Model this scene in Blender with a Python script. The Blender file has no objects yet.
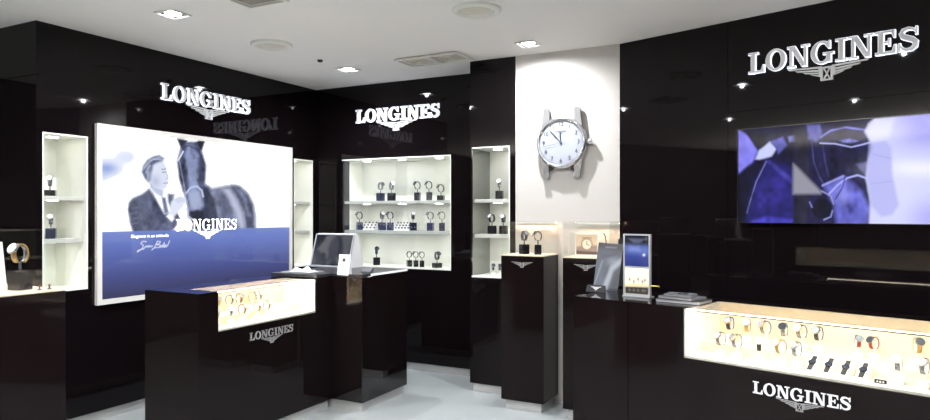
import bpy, bmesh, math, random
import numpy as np
from mathutils import Vector, Matrix
random.seed(7)
PI = math.pi
sc = bpy.context.scene
COL = sc.collection

# ------------------------------------------------------------------ camera model (metres)
F, CX, CY, YAW, PHI, H = 666.3, 465.0, 213.46, 0.47789, 0.30332, 1.45
cY, sY = math.cos(YAW), math.sin(YAW)
def ray(px, py):
    a = (px - CX) / F; b = -(py - CY) / F
    return Vector((cY * a - sY, sY * a + cY, b))
EYE = Vector((0, 0, H))
def onX(px, py, x): d = ray(px, py); return EYE + d * (x / d.x)
def onY(px, py, y): d = ray(px, py); return EYE + d * (y / d.y)
def onZ(px, py, z): d = ray(px, py); return EYE + d * ((z - H) / d.z)
def proj(P):
    P = np.asarray(P, float)
    x, y, z = P[..., 0], P[..., 1], P[..., 2] - H
    xc = cY * x + sY * y; zc = -sY * x + cY * y
    return CX + F * xc / zc, CY - F * z / zc

XL, YB, YP, ZC = -4.41, 5.26, 4.85, 2.69          # left wall, back wall, pilaster front, ceiling
RW = (-1.237, 4.85)                                # where the slanted right wall starts

# ------------------------------------------------------------------ materials
def lin(c):
    return tuple(((v / 255) / 12.92 if v / 255 <= 0.04045 else ((v / 255 + 0.055) / 1.055) ** 2.4) for v in c)
M = {}
def mat(name, col, rough=0.5, metal=0.0, spec=0.5, emit=None, es=0.0, noise=None, coat=0.0, ior=1.5):
    m = bpy.data.materials.new(name); m.use_nodes = True
    nt = m.node_tree; b = nt.nodes['Principled BSDF']
    b.inputs['Base Color'].default_value = (*col, 1)
    b.inputs['Roughness'].default_value = rough
    b.inputs['Metallic'].default_value = metal
    b.inputs['Specular IOR Level'].default_value = spec
    b.inputs['IOR'].default_value = ior
    b.inputs['Coat Weight'].default_value = coat
    if emit:
        b.inputs['Emission Color'].default_value = (*emit, 1)
        b.inputs['Emission Strength'].default_value = es
    if noise:
        sx, amt, stretch = noise
        tc = nt.nodes.new('ShaderNodeTexCoord'); mp = nt.nodes.new('ShaderNodeMapping')
        mp.inputs['Scale'].default_value = stretch
        nz = nt.nodes.new('ShaderNodeTexNoise'); nz.inputs['Scale'].default_value = sx; nz.inputs['Detail'].default_value = 3
        mr = nt.nodes.new('ShaderNodeMapRange')
        mr.inputs['To Min'].default_value = max(0, rough - amt); mr.inputs['To Max'].default_value = rough + amt
        nt.links.new(tc.outputs['Object'], mp.inputs['Vector']); nt.links.new(mp.outputs[0], nz.inputs['Vector'])
        nt.links.new(nz.outputs['Fac'], mr.inputs['Value']); nt.links.new(mr.outputs[0], b.inputs['Roughness'])
    M[name] = m
    return m
mat('black_gloss', (.0042, .0028, .0034), .03, 0, .18, noise=(3, .012, (1, 1, 1)))
mat('black_counter', (.0060, .0037, .0040), .045, 0, .14, noise=(3, .012, (1, 1, 1)))
mat('white_paint', (.53, .50, .475), .55, noise=(9, .08, (1, 1, 1)))
mat('ceiling_paint', (.80, .775, .76), .8, noise=(6, .1, (1, 1, 1)))
mat('floor_tile', (.375, .405, .41), .16, noise=(4, .05, (1, 1, 1)))
mat('brushed_steel', (.50, .50, .49), .45, .3, noise=(20, .1, (1, 1, 12)))
mat('frame_silver', (.70, .675, .64), .45, .0)
mat('shelf_white', (.46, .465, .43), .5)
mat('case_white', (.86, .87, .81), .45)
mat('case_warm', (.88, .83, .76), .4)
mat('case_amber', (.84, .66, .45), .4)
mat('deck_grey', (.62, .57, .50), .4)
mat('smoked_mirror', (.30, .31, .30), .06, .9)
mat('letter_face', (.78, .78, .80), .45, 0)
mat('letter_edge', (.95, .95, .98), .35, 0)
mat('till_black', (.006, .0037, .0040), .03, 0, .55)
mat('plate_black', (.010, .010, .012), .45, 0, .3)
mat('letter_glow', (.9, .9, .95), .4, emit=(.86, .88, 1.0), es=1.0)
mat('letter_dim', (.42, .41, .41), .4, .4)
mat('led', (1, 1, 1), .5, emit=(1.0, .97, .90), es=36)
mat('led_soft', (1, 1, 1), .5, emit=(1.0, .97, .90), es=17)
mat('led_warm', (1, 1, 1), .5, emit=(1.0, .60, .34), es=175)
mat('led_counter', (1, 1, 1), .5, emit=(1.0, .88, .70), es=100)
mat('lamp', (1, 1, 1), .5, emit=(.93, .96, 1.0), es=95)
mat('added_uplight', (1, 1, 1), .5, emit=(1.0, .96, .90), es=182)  # glow of the added ceiling-fill trough
mat('trim_white', (.75, .74, .70), .5)
mat('recess_black', (.02, .02, .02), .6)
mat('vent_grey', (.60, .57, .50), .6)
mat('vent_dark', (.30, .275, .23), .6)
mat('case_peach', (.84, .66, .50), .4)
mat('added_counter_led', (1, 1, 1), .5, emit=(.78, .9, 1.0), es=130)  # only for the added counter, gives its wall reflections a bluish tone
mat('trim_bronze', (.20, .16, .11), .5)
mat('outer_wall', (.010, .009, .009), .6)
mat('block_black', (.012, .011, .014), .16)
mat('block_blue', (.03, .032, .07), .18)
mat('steel', (.26, .265, .29), .25, .8)
mat('gold', (.46, .30, .12), .3, .7)
mat('dial_white', (.80, .82, .85), .35)
mat('dial_grey', (.20, .205, .22), .3)
mat('dial_dark', (.02, .025, .04), .25)
mat('leather_black', (.015, .014, .014), .5)
mat('leather_brown', (.12, .055, .025), .5)
mat('leather_red', (.22, .02, .015), .5)
mat('acrylic_white', (.86, .84, .80), .3)
mat('pos_white', (.86, .86, .87), .4)
mat('pos_silver', (.50, .51, .53), .3, .4)
mat('screen_dark', (.012, .014, .018), .06, spec=.7)
mat('paper_white', (.80, .80, .82), .6)
mat('page_grey', (.30, .30, .31), .7)
mat('cloth_white', (.62, .63, .65), .8)
mat('dark_mat', (.02, .02, .024), .35)
mat('clock_ink', (.02, .024, .06), .5)
mat('clock_case', (.50, .50, .52), .16, .85)
mat('clock_dial', (.36, .38, .44), .35)
mat('yellow_tab', (.70, .55, .10), .5)
mat('book_dark', (.02, .02, .024), .5)
mat('book_grey', (.08, .083, .095), .6)
mat('print_white', (1, 1, 1), .4, emit=(.95, .97, 1), es=1.25)

def glass_mat(name, tint=(1, 1, 1), gain=1.0):
    m = bpy.data.materials.new(name); m.use_nodes = True; nt = m.node_tree; nt.nodes.clear()
    out = nt.nodes.new('ShaderNodeOutputMaterial'); mix = nt.nodes.new('ShaderNodeMixShader')
    tr = nt.nodes.new('ShaderNodeBsdfTransparent'); tr.inputs[0].default_value = (*tint, 1)
    gl = nt.nodes.new('ShaderNodeBsdfGlossy'); gl.inputs['Roughness'].default_value = .01
    lw = nt.nodes.new('ShaderNodeLayerWeight'); lw.inputs['Blend'].default_value = .5
    pw = nt.nodes.new('ShaderNodeMath'); pw.operation = 'POWER'; pw.inputs[1].default_value = 5
    ma = nt.nodes.new('ShaderNodeMath'); ma.operation = 'MULTIPLY_ADD'
    ma.inputs[1].default_value = .9; ma.inputs[2].default_value = .04 * gain
    nt.links.new(lw.outputs['Facing'], pw.inputs[0]); nt.links.new(pw.outputs[0], ma.inputs[0])
    ge = nt.nodes.new('ShaderNodeNewGeometry'); iv = nt.nodes.new('ShaderNodeMath'); iv.operation = 'SUBTRACT'; iv.inputs[0].default_value = 1
    mu = nt.nodes.new('ShaderNodeMath'); mu.operation = 'MULTIPLY'
    nt.links.new(ge.outputs['Backfacing'], iv.inputs[1]); nt.links.new(iv.outputs[0], mu.inputs[0]); nt.links.new(ma.outputs[0], mu.inputs[1])
    nt.links.new(mu.outputs[0], mix.inputs[0]); nt.links.new(tr.outputs[0], mix.inputs[1])
    nt.links.new(gl.outputs[0], mix.inputs[2]); nt.links.new(mix.outputs[0], out.inputs[0])
    M[name] = m
glass_mat('glass', (.985, .995, .985))
glass_mat('case_glass', (.98, .99, .985), 1.6)
def picture_mat(name, es, spec=.5, rough=.04):
    m = mat(name, (.01, .01, .012), rough, 0, spec)
    nt = m.node_tree; b = nt.nodes['Principled BSDF']
    at = nt.nodes.new('ShaderNodeAttribute'); at.attribute_name = 'ink'
    if es > 0:
        nt.links.new(at.outputs['Color'], b.inputs['Emission Color']); b.inputs['Emission Strength'].default_value = es
    else:
        nt.links.new(at.outputs['Color'], b.inputs['Base Color'])
    return m
picture_mat('poster_print', 1.0, .3)
picture_mat('tv_picture', 1.0, .12)
picture_mat('paper_print', 0, .5, .3)
picture_mat('backlit_print', 1.25, .5, .1)

# ------------------------------------------------------------------ mesh helpers
class MB:
    def __init__(s): s.bm = bmesh.new()
    def box(s, x0, x1, y0, y1, z0, z1, m=0, bev=0):
        b2 = bmesh.new() if bev else s.bm
        v = [b2.verts.new(p) for p in ((x0,y0,z0),(x1,y0,z0),(x1,y1,z0),(x0,y1,z0),(x0,y0,z1),(x1,y0,z1),(x1,y1,z1),(x0,y1,z1))]
        for f in ((3,2,1,0),(4,5,6,7),(0,1,5,4),(1,2,6,5),(2,3,7,6),(3,0,4,7)):
            b2.faces.new([v[i] for i in f]).material_index = m
        if bev:
            bmesh.ops.bevel(b2, geom=b2.edges[:], offset=bev, segments=2, affect='EDGES', profile=.6)
            s._merge(b2, m)
        return s
    def _merge(s, b2, m=None):
        me = bpy.data.meshes.new('tmp'); b2.to_mesh(me); b2.free()
        n0 = len(s.bm.faces); s.bm.from_mesh(me); bpy.data.meshes.remove(me)
        if m is not None:
            s.bm.faces.ensure_lookup_table()
            for f in s.bm.faces[n0:]: f.material_index = m
    def panel(s, xs, zs, y0, y1, holes, m=0):
        xs = sorted(set(xs)); zs = sorted(set(zs))
        for i in range(len(xs)-1):
            for k in range(len(zs)-1):
                cx = (xs[i]+xs[i+1])/2; cz = (zs[k]+zs[k+1])/2
                if any(h[0] < cx < h[1] and h[2] < cz < h[3] for h in holes): continue
                s.box(xs[i], xs[i+1], y0, y1, zs[k], zs[k+1], m)
        bmesh.ops.remove_doubles(s.bm, verts=s.bm.verts[:], dist=1e-5)
        seen = {}
        for f in s.bm.faces: seen.setdefault(tuple(sorted(v.index for v in f.verts)), []).append(f)
        return s
    def cyl(s, p0, p1, r0, r1=None, n=20, m=0, cap=True):
        r1 = r0 if r1 is None else r1
        p0 = Vector(p0); p1 = Vector(p1); d = (p1-p0).normalized()
        a = d.orthogonal().normalized(); b = d.cross(a)
        ring = lambda p, r: [s.bm.verts.new(p + (a*math.cos(2*PI*i/n) + b*math.sin(2*PI*i/n))*r) for i in range(n)]
        A, B = ring(p0, r0), ring(p1, r1)
        for i in range(n):
            f = s.bm.faces.new((A[i], A[(i+1)%n], B[(i+1)%n], B[i])); f.smooth = True; f.material_index = m
        if cap:
            s.bm.faces.new(ring(p0, r0)[::-1]).material_index = m
            s.bm.faces.new(ring(p1, r1)).material_index = m
        return s
    def tube(s, pts, r, n=8, m=0):
        pts = [Vector(p) for p in pts]
        for i in range(len(pts)-1): s.cyl(pts[i], pts[i+1], r, n=n, m=m)
        return s
    def lathe(s, prof, o=(0,0,0), ax='z', n=32, m=0):
        o = Vector(o); rings = []
        for r, h in prof:
            ring = []
            for i in range(n):
                c, q = r*math.cos(2*PI*i/n), r*math.sin(2*PI*i/n)
                p = {'z': (c, q, h), 'y': (c, h, q), 'x': (h, c, q)}[ax]
                ring.append(s.bm.verts.new(o + Vector(p)))
            rings.append(ring)
        for A, B in zip(rings, rings[1:]):
            for i in range(n):
                f = s.bm.faces.new((A[i], A[(i+1)%n], B[(i+1)%n], B[i])); f.material_index = m; f.smooth = True
        return s
    def band(s, rx, rz, t, w, a0, a1, o=(0,0,0), n=28, m=0):
        """a curved strap: ellipse in the yz plane, width w along x"""
        o = Vector(o); rows = []
        for i in range(n+1):
            a = a0 + (a1-a0)*i/n
            u = Vector((0, -math.sin(a), math.cos(a)))
            pi_ = Vector((0, u.y*rx, u.z*rz)); po = Vector((0, u.y*(rx+t), u.z*(rz+t)))
            rows.append([s.bm.verts.new(o+q) for q in (pi_+Vector((-w/2,0,0)), pi_+Vector((w/2,0,0)), po+Vector((w/2,0,0)), po+Vector((-w/2,0,0)))])
        for A, B in zip(rows, rows[1:]):
            for k in range(4):
                f = s.bm.faces.new((A[k], A[(k+1)%4], B[(k+1)%4], B[k])); f.material_index = m; f.smooth = k in (0, 2)
        s.bm.faces.new(rows[0][::-1]).material_index = m; s.bm.faces.new(rows[-1]).material_index = m
        return s
    def prism(s, poly, y0, y1, m=0, ms=None):
        """poly in xz, extruded along y (y0 front)"""
        ms = m if ms is None else ms
        A = [s.bm.verts.new((x, y0, z)) for x, z in poly]; B = [s.bm.verts.new((x, y1, z)) for x, z in poly]
        n = len(poly)
        f = s.bm.faces.new(A); f.material_index = m
        s.bm.faces.new(B[::-1]).material_index = ms
        for i in range(n): s.bm.faces.new((A[i], A[(i+1)%n], B[(i+1)%n], B[i])).material_index = ms
        return s
    def strip(s, L, R, y0, y1, closed=False, m=0, ms=None):
        ms = m if ms is None else ms
        V = lambda P, y: [s.bm.verts.new((x, y, z)) for x, z in P]
        L0, R0, L1, R1 = V(L, y0), V(R, y0), V(L, y1), V(R, y1)
        n = len(L); rng = range(n if closed else n-1)
        for i in rng:
            j = (i+1) % n
            s.bm.faces.new((L0[i], L0[j], R0[j], R0[i])).material_index = m
            s.bm.faces.new((L1[i], R1[i], R1[j], L1[j])).material_index = ms
            s.bm.faces.new((L0[i], L1[i], L1[j], L0[j])).material_index = ms
            s.bm.faces.new((R0[i], R0[j], R1[j], R1[i])).material_index = ms
        if not closed:
            for k in (0, -1): s.bm.faces.new((L0[k], R0[k], R1[k], L1[k])).material_index = ms
        return s
    def xform(s, mx): s.bm.transform(mx); return s

def obj(name, mb, mats, parent=None, loc=(0,0,0), rz=0, fix=True):
    me = bpy.data.meshes.new(name)
    if fix: bmesh.ops.recalc_face_normals(mb.bm, faces=mb.bm.faces[:])
    mb.bm.to_mesh(me); mb.bm.free()
    for k in (mats if isinstance(mats, (list, tuple)) else [mats]): me.materials.append(M[k])
    o = bpy.data.objects.new(name, me); COL.objects.link(o)
    o.location = loc; o.rotation_euler = (0, 0, rz)
    if parent: o.parent = parent
    return o
def tag(o, label, cat, group=None):
    o['label'] = label; o['category'] = cat
    if group: o['group'] = group
    return o
def thing(name, label, cat, loc=(0,0,0), rz=0, group=None, rot=None):
    o = bpy.data.objects.new(name, None); COL.objects.link(o); o.empty_display_size = .05
    o.location = loc; o.rotation_euler = rot if rot else (0, 0, rz)
    return tag(o, label, cat, group)
def struct(name, mb, mats, loc=(0,0,0), rz=0):
    o = obj(name, mb, mats, None, loc, rz); o['kind'] = 'structure'; return o
def copy_tree(o, parent=None):
    c = o.copy(); COL.objects.link(c)
    if parent: c.parent = parent
    for ch in list(o.children): copy_tree(ch, c)
    return c
def B(*a, **k): return MB().box(*a, **k)

LEFT = PI/2        # wall frames: x along the wall to the right, y into the wall, z up
RIGHT = -PHI

# ------------------------------------------------------------------ lettering (cap height 1)
def arc(cx, cz, rx, rz, a0, a1, n): return [(cx+rx*math.cos(a0+(a1-a0)*i/n), cz+rz*math.sin(a0+(a1-a0)*i/n)) for i in range(n+1)]
def R4(x0, x1, z0, z1): return [(x0,z0),(x1,z0),(x1,z1),(x0,z1)]
SER = .085
def offset(p, e):
    A = sum(p[i][0]*p[(i+1) % len(p)][1]-p[(i+1) % len(p)][0]*p[i][1] for i in range(len(p)))
    sg = 1 if A > 0 else -1; out = []
    for i in range(len(p)):
        a, b, c = Vector(p[i-1]), Vector(p[i]), Vector(p[(i+1) % len(p)])
        u, v = (b-a).normalized(), (c-b).normalized()
        n1, n2 = Vector((u.y, -u.x))*sg, Vector((v.y, -v.x))*sg
        m_ = n1+n2; m_ = m_/max(.5, m_.length_squared/2) if m_.length > 1e-6 else n1
        out.append(tuple(b+m_*e))
    return out
def letter(ch, d, rim=0):
    """returns (MB, advance) : slab serif capital, depth d (front at -d)"""
    mb = MB(); k = dict(m=0, ms=1); y0, y1 = -d, 0
    def P(p):
        mb.prism(p, y0, y1, **k)
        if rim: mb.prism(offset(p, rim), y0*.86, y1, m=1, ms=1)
    def serif(xc, z, w): P(R4(xc-w/2, xc+w/2, z, z+SER))
    if ch == 'L':
        P(R4(.14,.36,0,1)); P(R4(0,.50,1-SER,1)); P(R4(0,.82,0,.10)); P([(.66,.10),(.82,.10),(.82,.36),(.75,.36)]); w=.82
    elif ch == 'O':
        o = arc(.5,.5,.5,.52,0,2*PI,40)[:-1]; i = arc(.5,.5,.27,.42,0,2*PI,40)[:-1]
        mb.strip(o, i, y0, y1, True, **k); w=1.0
        if rim: mb.strip(arc(.5,.5,.5+rim,.52+rim,0,2*PI,40)[:-1], arc(.5,.5,.27-rim,.42-rim,0,2*PI,40)[:-1], y0*.86, y1, True, m=1, ms=1)
    elif ch == 'N':
        P(R4(.12,.24,0,1)); P(R4(.80,.92,0,1)); P([(.10,1),(.36,1),(.92,0),(.70,0)])
        P(R4(0,.38,0,SER)); P(R4(0,.30,1-SER,1)); P(R4(.66,1.04,1-SER,1)); w=1.04
    elif ch == 'G':
        a0, a1 = math.radians(42), math.radians(322)
        o = arc(.5,.5,.5,.52,a0,a1,40); i = arc(.5,.5,.27,.42,a0,a1,40)
        mb.strip(o, i, y0, y1, False, **k)
        if rim: mb.strip(arc(.5,.5,.5+rim,.52+rim,a0-.04,a1+.04,40), arc(.5,.5,.27-rim,.42-rim,a0-.04,a1+.04,40), y0*.86, y1, False, m=1, ms=1)
        P([(.80,1.0),(.88,1.0),(.88,.66),(.80,.66),(.70,.80)]); P(R4(.72,.92,.04,.46)); P(R4(.56,1.04,.40,.48)); w=1.04
    elif ch == 'I':
        P(R4(.14,.36,0,1)); P(R4(0,.50,0,SER)); P(R4(0,.50,1-SER,1)); w=.5
    elif ch == 'E':
        P(R4(.12,.34,0,1)); P(R4(0,.84,0,.10)); P(R4(0,.80,.90,1)); P(R4(.30,.58,.455,.545))
        P([(.68,.10),(.84,.10),(.84,.36),(.77,.36)]); P([(.66,.90),(.80,.90),(.80,.68),(.74,.68)]); P(R4(.53,.60,.34,.66)); w=.84
    elif ch == 'S':
        c = [(.70,.78),(.60,.90),(.40,.955),(.20,.90),(.13,.76),(.19,.63),(.38,.545),(.56,.47),(.68,.36),(.66,.18),(.52,.07),(.34,.045),(.17,.12),(.08,.26)]
        hw = [.03,.045,.055,.08,.10,.11,.11,.11,.11,.10,.075,.055,.045,.03]
        L, Rr = [], []
        for i,(x,z) in enumerate(c):
            a = Vector(c[max(0,i-1)]); b = Vector(c[min(len(c)-1,i+1)]); t = (b-a).normalized()
            L.append((x - t.y*hw[i], z + t.x*hw[i])); Rr.append((x + t.y*hw[i], z - t.x*hw[i]))
        mb.strip(L, Rr, y0, y1, False, **k)
        if rim:
            f_ = lambda A_, B_: [(a[0]+(a[0]-b[0])/math.dist(a, b)*rim, a[1]+(a[1]-b[1])/math.dist(a, b)*rim) for a, b in zip(A_, B_)]
            mb.strip(f_(L, Rr), f_(Rr, L), y0*.86, y1, False, m=1, ms=1)
        P(R4(.68,.755,.66,1.0)); P(R4(.02,.095,0,.36)); w=.78
    return mb, w
WORD = [c for c in 'LONGINES']
def word_meshes(width, height, d, x0=0, z0=0, rim=0):
    out = []; ms = [letter(c, d, rim) for c in WORD]; gap = .085
    tot = sum(w for _, w in ms) + gap*7; sx = width/tot; x = x0
    for mb, w in ms:
        mb.xform(Matrix.Translation((x, 0, z0)) @ Matrix.Diagonal((sx, 1, height, 1)))
        out.append(mb); x += (w+gap)*sx
    return out
def emblem(width, height, d, cx=0, ztop=0):
    """winged hourglass: feathered wings and a framed hourglass between them"""
    mb = MB(); y0, y1 = -d, 0; k = dict(m=0, ms=1)
    for s in (-1, 1):
        for (xa, za, xb, zb, w) in ((.15,.90,1.0,1.0,.085),(.17,.70,.80,.83,.085),(.17,.52,.60,.66,.08),(.17,.35,.42,.50,.075)):
            p = [(s*xa, za-w), (s*(xb-.05), zb-w), (s*xb, zb), (s*xa, za+.015)]
            mb.prism(p if s > 0 else p[::-1], y0, y1, **k)
        p = [(s*.13,.30), (s*.20,.30), (s*.20,.92), (s*.13,.92)]; mb.prism(p if s > 0 else p[::-1], y0, y1, **k)
    bw = .15
    mb.prism(R4(-bw,bw,.78,.86), y0*1.2, y1, **k); mb.prism(R4(-bw,bw,0,.08), y0*1.2, y1, **k)
    mb.prism(R4(-bw,-bw+.05,.081,.779), y0*1.2, y1, **k); mb.prism(R4(bw-.05,bw,.081,.779), y0*1.2, y1, **k)
    mb.prism([(-.085,.76),(-.055,.76),(.085,.10),(.055,.10)], y0, y1, **k); mb.prism([(.055,.76),(.085,.76),(-.055,.10),(-.085,.10)], y0*.95, y1, **k)
    mb.xform(Matrix.Translation((cx, 0, ztop-height)) @ Matrix.Diagonal((width/2, 1, height, 1)))
    return mb
def wall_sign(label, loc, rz, width=.905, height=.122, d=.022):
    t = thing('wall_sign', label, 'sign', loc, rz, 'raised metal wall signs')
    for mb in word_meshes(width, height, d, -width/2, 0, .014):
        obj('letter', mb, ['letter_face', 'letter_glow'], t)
    obj('emblem', emblem(.44*width/.905, .092, d*.7, 0, -.008), ['letter_face', 'letter_edge'], t)
    return t
def text_mesh(txt, size, mat_, parent, loc, rot, name='printed_text', extrude=.0005, align='CENTER'):
    cu = bpy.data.curves.new('t', 'FONT'); cu.body = txt; cu.size = size; cu.extrude = extrude; cu.align_x = align; cu.align_y = 'CENTER'
    to = bpy.data.objects.new('t', cu); COL.objects.link(to)
    bpy.context.view_layer.update()
    me = bpy.data.meshes.new_from_object(to.evaluated_get(bpy.context.evaluated_depsgraph_get()))
    bpy.data.objects.remove(to); bpy.data.curves.remove(cu)
    me.materials.clear(); me.materials.append(M[mat_])
    o = bpy.data.objects.new(name, me); COL.objects.link(o); o.location = loc; o.rotation_euler = rot; o.parent = parent
    return o

# ------------------------------------------------------------------ pictures: colour per vertex of a fine grid
class Paint:
    def __init__(s, px, py, base):
        s.x, s.y = px, py; s.c = np.zeros(px.shape + (3,)); s.c[:] = lin(base)
    def mixin(s, a, col):
        s.c = s.c*(1-a[..., None]) + np.array(lin(col))*a[..., None]
    def _dist(s, pts, closed):
        d = np.full(s.x.shape, 1e9); n = len(pts)
        for i in range(n if closed else n-1):
            (ax, ay), (bx, by) = pts[i], pts[(i+1) % n]
            ex, ey = bx-ax, by-ay; L = ex*ex+ey*ey+1e-12
            t = np.clip(((s.x-ax)*ex+(s.y-ay)*ey)/L, 0, 1)
            d = np.minimum(d, np.hypot(s.x-ax-t*ex, s.y-ay-t*ey))
        return d
    def poly(s, pts, col, soft=1.0, a=1.0):
        ins = np.zeros(s.x.shape, bool); n = len(pts)
        for i in range(n):
            (ax, ay), (bx, by) = pts[i], pts[(i+1) % n]
            c = (ay > s.y) != (by > s.y)
            with np.errstate(divide='ignore', invalid='ignore'):
                ins ^= c & (s.x < (bx-ax)*(s.y-ay)/(by-ay if by != ay else 1e-9)+ax)
        sd = np.where(ins, 1, -1)*s._dist(pts, True)
        s.mixin(np.clip(sd/(soft*1.7)+.5, 0, 1)*a, col)
    def line(s, pts, w, col, soft=.7, a=1.0):
        s.mixin(np.clip((w/2-s._dist(pts, False))/soft+.5, 0, 1)*a, col)
    def mottle(s, seed, cells):
        rs = np.random.RandomState(seed); n_ = np.zeros(s.x.shape)
        for cell, wt in cells:
            g_ = rs.normal(0, 1, (97, 97)); u_, v_ = (s.x+40)/cell, (s.y+40)/cell*.8
            i_, j_ = np.floor(u_).astype(int), np.floor(v_).astype(int); fu, fv = u_-i_, v_-j_; fu = fu*fu*(3-2*fu); fv = fv*fv*(3-2*fv)
            G = lambda a_, b_: g_[b_ % 97, a_ % 97]
            n_ += wt*(G(i_, j_)*(1-fu)*(1-fv)+G(i_+1, j_)*fu*(1-fv)+G(i_, j_+1)*(1-fu)*fv+G(i_+1, j_+1)*fu*fv)
        return n_
    def blob(s, cx, cy, rx, ry, col, a=1.0):
        s.mixin(np.exp(-((s.x-cx)/rx)**2-((s.y-cy)/ry)**2)*a, col)
def Z(ox, oy, k, pts): return [(ox+x/k, oy+y/k) for x, y in pts]
def picture(name, w, h, nx, nz, matname, parent, painter, y=0.0, to_px=None, depth=.004):
    """a w x h picture in the local xz plane, front face a fine grid; painter(Paint) inks it"""
    xs = np.linspace(-w/2, w/2, nx); zs = np.linspace(0, h, nz)
    gx, gz = np.meshgrid(xs, zs)
    if to_px: px, py = to_px(gx, gz)
    else: px, py = (gx/w+.5)*100, (1-gz/h)*100
    P = Paint(px, py, (0, 0, 0)); painter(P)
    n = nx*nz
    verts = np.stack([gx, np.full_like(gx, y), gz], -1).reshape(-1, 3).tolist()
    verts += [(-w/2, y+depth, 0), (w/2, y+depth, 0), (w/2, y+depth, h), (-w/2, y+depth, h)]
    idx = np.arange(n).reshape(nz, nx)
    q = np.stack([idx[:-1, :-1], idx[:-1, 1:], idx[1:, 1:], idx[1:, :-1]], -1).reshape(-1, 4).tolist()
    q.append((n+3, n+2, n+1, n))
    me = bpy.data.meshes.new(name); me.from_pydata(verts, [], q); me.materials.append(M[matname])
    at = me.attributes.new('ink', 'FLOAT_COLOR', 'POINT')
    cols = np.ones((n+4, 4), np.float32); cols[:n, :3] = P.c.reshape(-1, 3); cols[n:, :3] = .02
    at.data.foreach_set('color', cols.ravel())
    o = bpy.data.objects.new(name, me); COL.objects.link(o); o.parent = parent
    return o

# ================================================================== THE SETTING
X0, X1r, Y0, Y1r = -6.6, 3.1, -3.6, 5.75
struct('floor', B(X0, X1r, Y0, Y1r, -.06, 0), 'floor_tile')
struct('ceiling', B(X0, X1r, Y0, Y1r, ZC, ZC+.08), 'ceiling_paint')
# left wall: its end face looks at the camera, a panel joint runs round it
mb = MB().panel([0, .02, .04, .349, 2.405, 2.685, 2.73], [.07, .93, 1.98, 2.342, 2.346, ZC], 0, .9,
                [(0, .02, 2.342, 2.346), (.04, .349, .93, 1.98), (2.405, 2.685, .93, 1.98)])
struct('wall_left', mb, 'black_gloss', (XL, 2.53, 0), LEFT)
struct('baseboard_left', B(.012, 2.73, .014, .12, 0, .07), 'brushed_steel', (XL, 2.53, 0), LEFT)
mb = MB().panel([XL, -4.09, -2.866, -2.466], [.07, .935, 1.98, ZC], YB, Y1r, [(-4.09, -2.866, .935, 1.98)])
struct('wall_back', mb, 'black_gloss')
struct('baseboard_back', B(XL, -2.466, YB+.012, YB+.1, 0, .07), 'brushed_steel')
mb = MB().panel([-2.466, -2.452, -2.111, -2.063], [.07, .93, 1.99, ZC], YP, Y1r, [(-2.452, -2.111, .93, 1.99)])
struct('wall_alcove', mb, 'black_gloss')
struct('baseboard_alcove', B(-2.445, -2.063, YP+.02, YP+.1, 0, .07), 'brushed_steel')
struct('wall_column', B(-2.063, -1.237, YP, Y1r, 0, ZC), 'white_paint')
mb = MB().panel([0, .8, .803, 4.4], [0, 2.1, 2.103, ZC], 0, .012, [(.8, .803, 0, ZC), (.803, 4.4, 2.1, 2.103)])
mb.box(0, 4.4, .012, .2, 0, ZC)
struct('wall_right', mb, 'black_gloss', (*RW, 0), RIGHT)
struct('wall_side', B(X1r-.05, X1r+.05, Y0, 3.6, 0, ZC), 'outer_wall')
struct('wall_front', B(X0, X1r, Y0-.1, Y0, 0, ZC), 'outer_wall')
struct('wall_outer', B(X0-.1, X0, Y0, Y1r, 0, ZC), 'outer_wall')

# ================================================================== CEILING FITTINGS
def make_downlight():
    t = thing('downlight', '', 'ceiling light', group='recessed ceiling downlights')
    h, q = .078, .064
    mb = MB().panel([-h, -q, q, h], [-h, -q, q, h], 0, .006, [(-q, q, -q, q)])
    mb.xform(Matrix.Rotation(-PI/2, 4, 'X'))
    obj('trim_frame', mb.xform(Matrix.Translation((0, 0, -.0065))), 'trim_white', t)
    mb = MB().panel([-q, -.063, .063, q], [-q, -.063, .063, q], -.001, -.0005, [])
    obj('recess', mb.xform(Matrix.Rotation(PI/2, 4, 'X')).xform(Matrix.Translation((0, 0, -.0015))), 'recess_black', t)
    obj('lamp', MB().lathe([(.0, -.0045), (.03, -.0044), (.047, -.0042), (.048, -.0028)]), 'lamp', t)
    L = bpy.data.lights.new('lamp_beam', 'SPOT'); L.energy = 122; L.spot_size = math.radians(174); L.spot_blend = 1.0
    L.shadow_soft_size = .014; L.color = (.95, .97, 1.0)
    lo = bpy.data.objects.new('lamp_beam', L); COL.objects.link(lo); lo.location = (0, 0, -.022); lo.parent = t
    return t
dl0 = make_downlight()
spots = [(-3.50, 2.83, 'square recessed downlight nearest the tall framed lightbox, front left of ceiling'),
         (-3.51, 4.60, 'square recessed downlight near the corner of the two black walls'),
         (-1.82, 4.515, 'square recessed downlight washing the white column'),
         (-1.85, 2.81, 'square recessed downlight in the middle of the shop ceiling'),
         (-.38, 2.80, 'square recessed downlight in front of the blue video screen'),
         (-3.5, 1.05, 'square recessed downlight over the front left of the shop'),
         (-1.85, 1.05, 'square recessed downlight above the shop entrance, middle one'),
         (-.38, 1.05, 'square recessed downlight above the shop entrance, right one'),
         (1.1, 2.4, 'square recessed downlight past the right end of the long counter')]
for i, (x, y, lab) in enumerate(spots):
    o = dl0 if i == 0 else copy_tree(dl0)
    o.location = (x, y, ZC); o['label'] = lab
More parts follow.
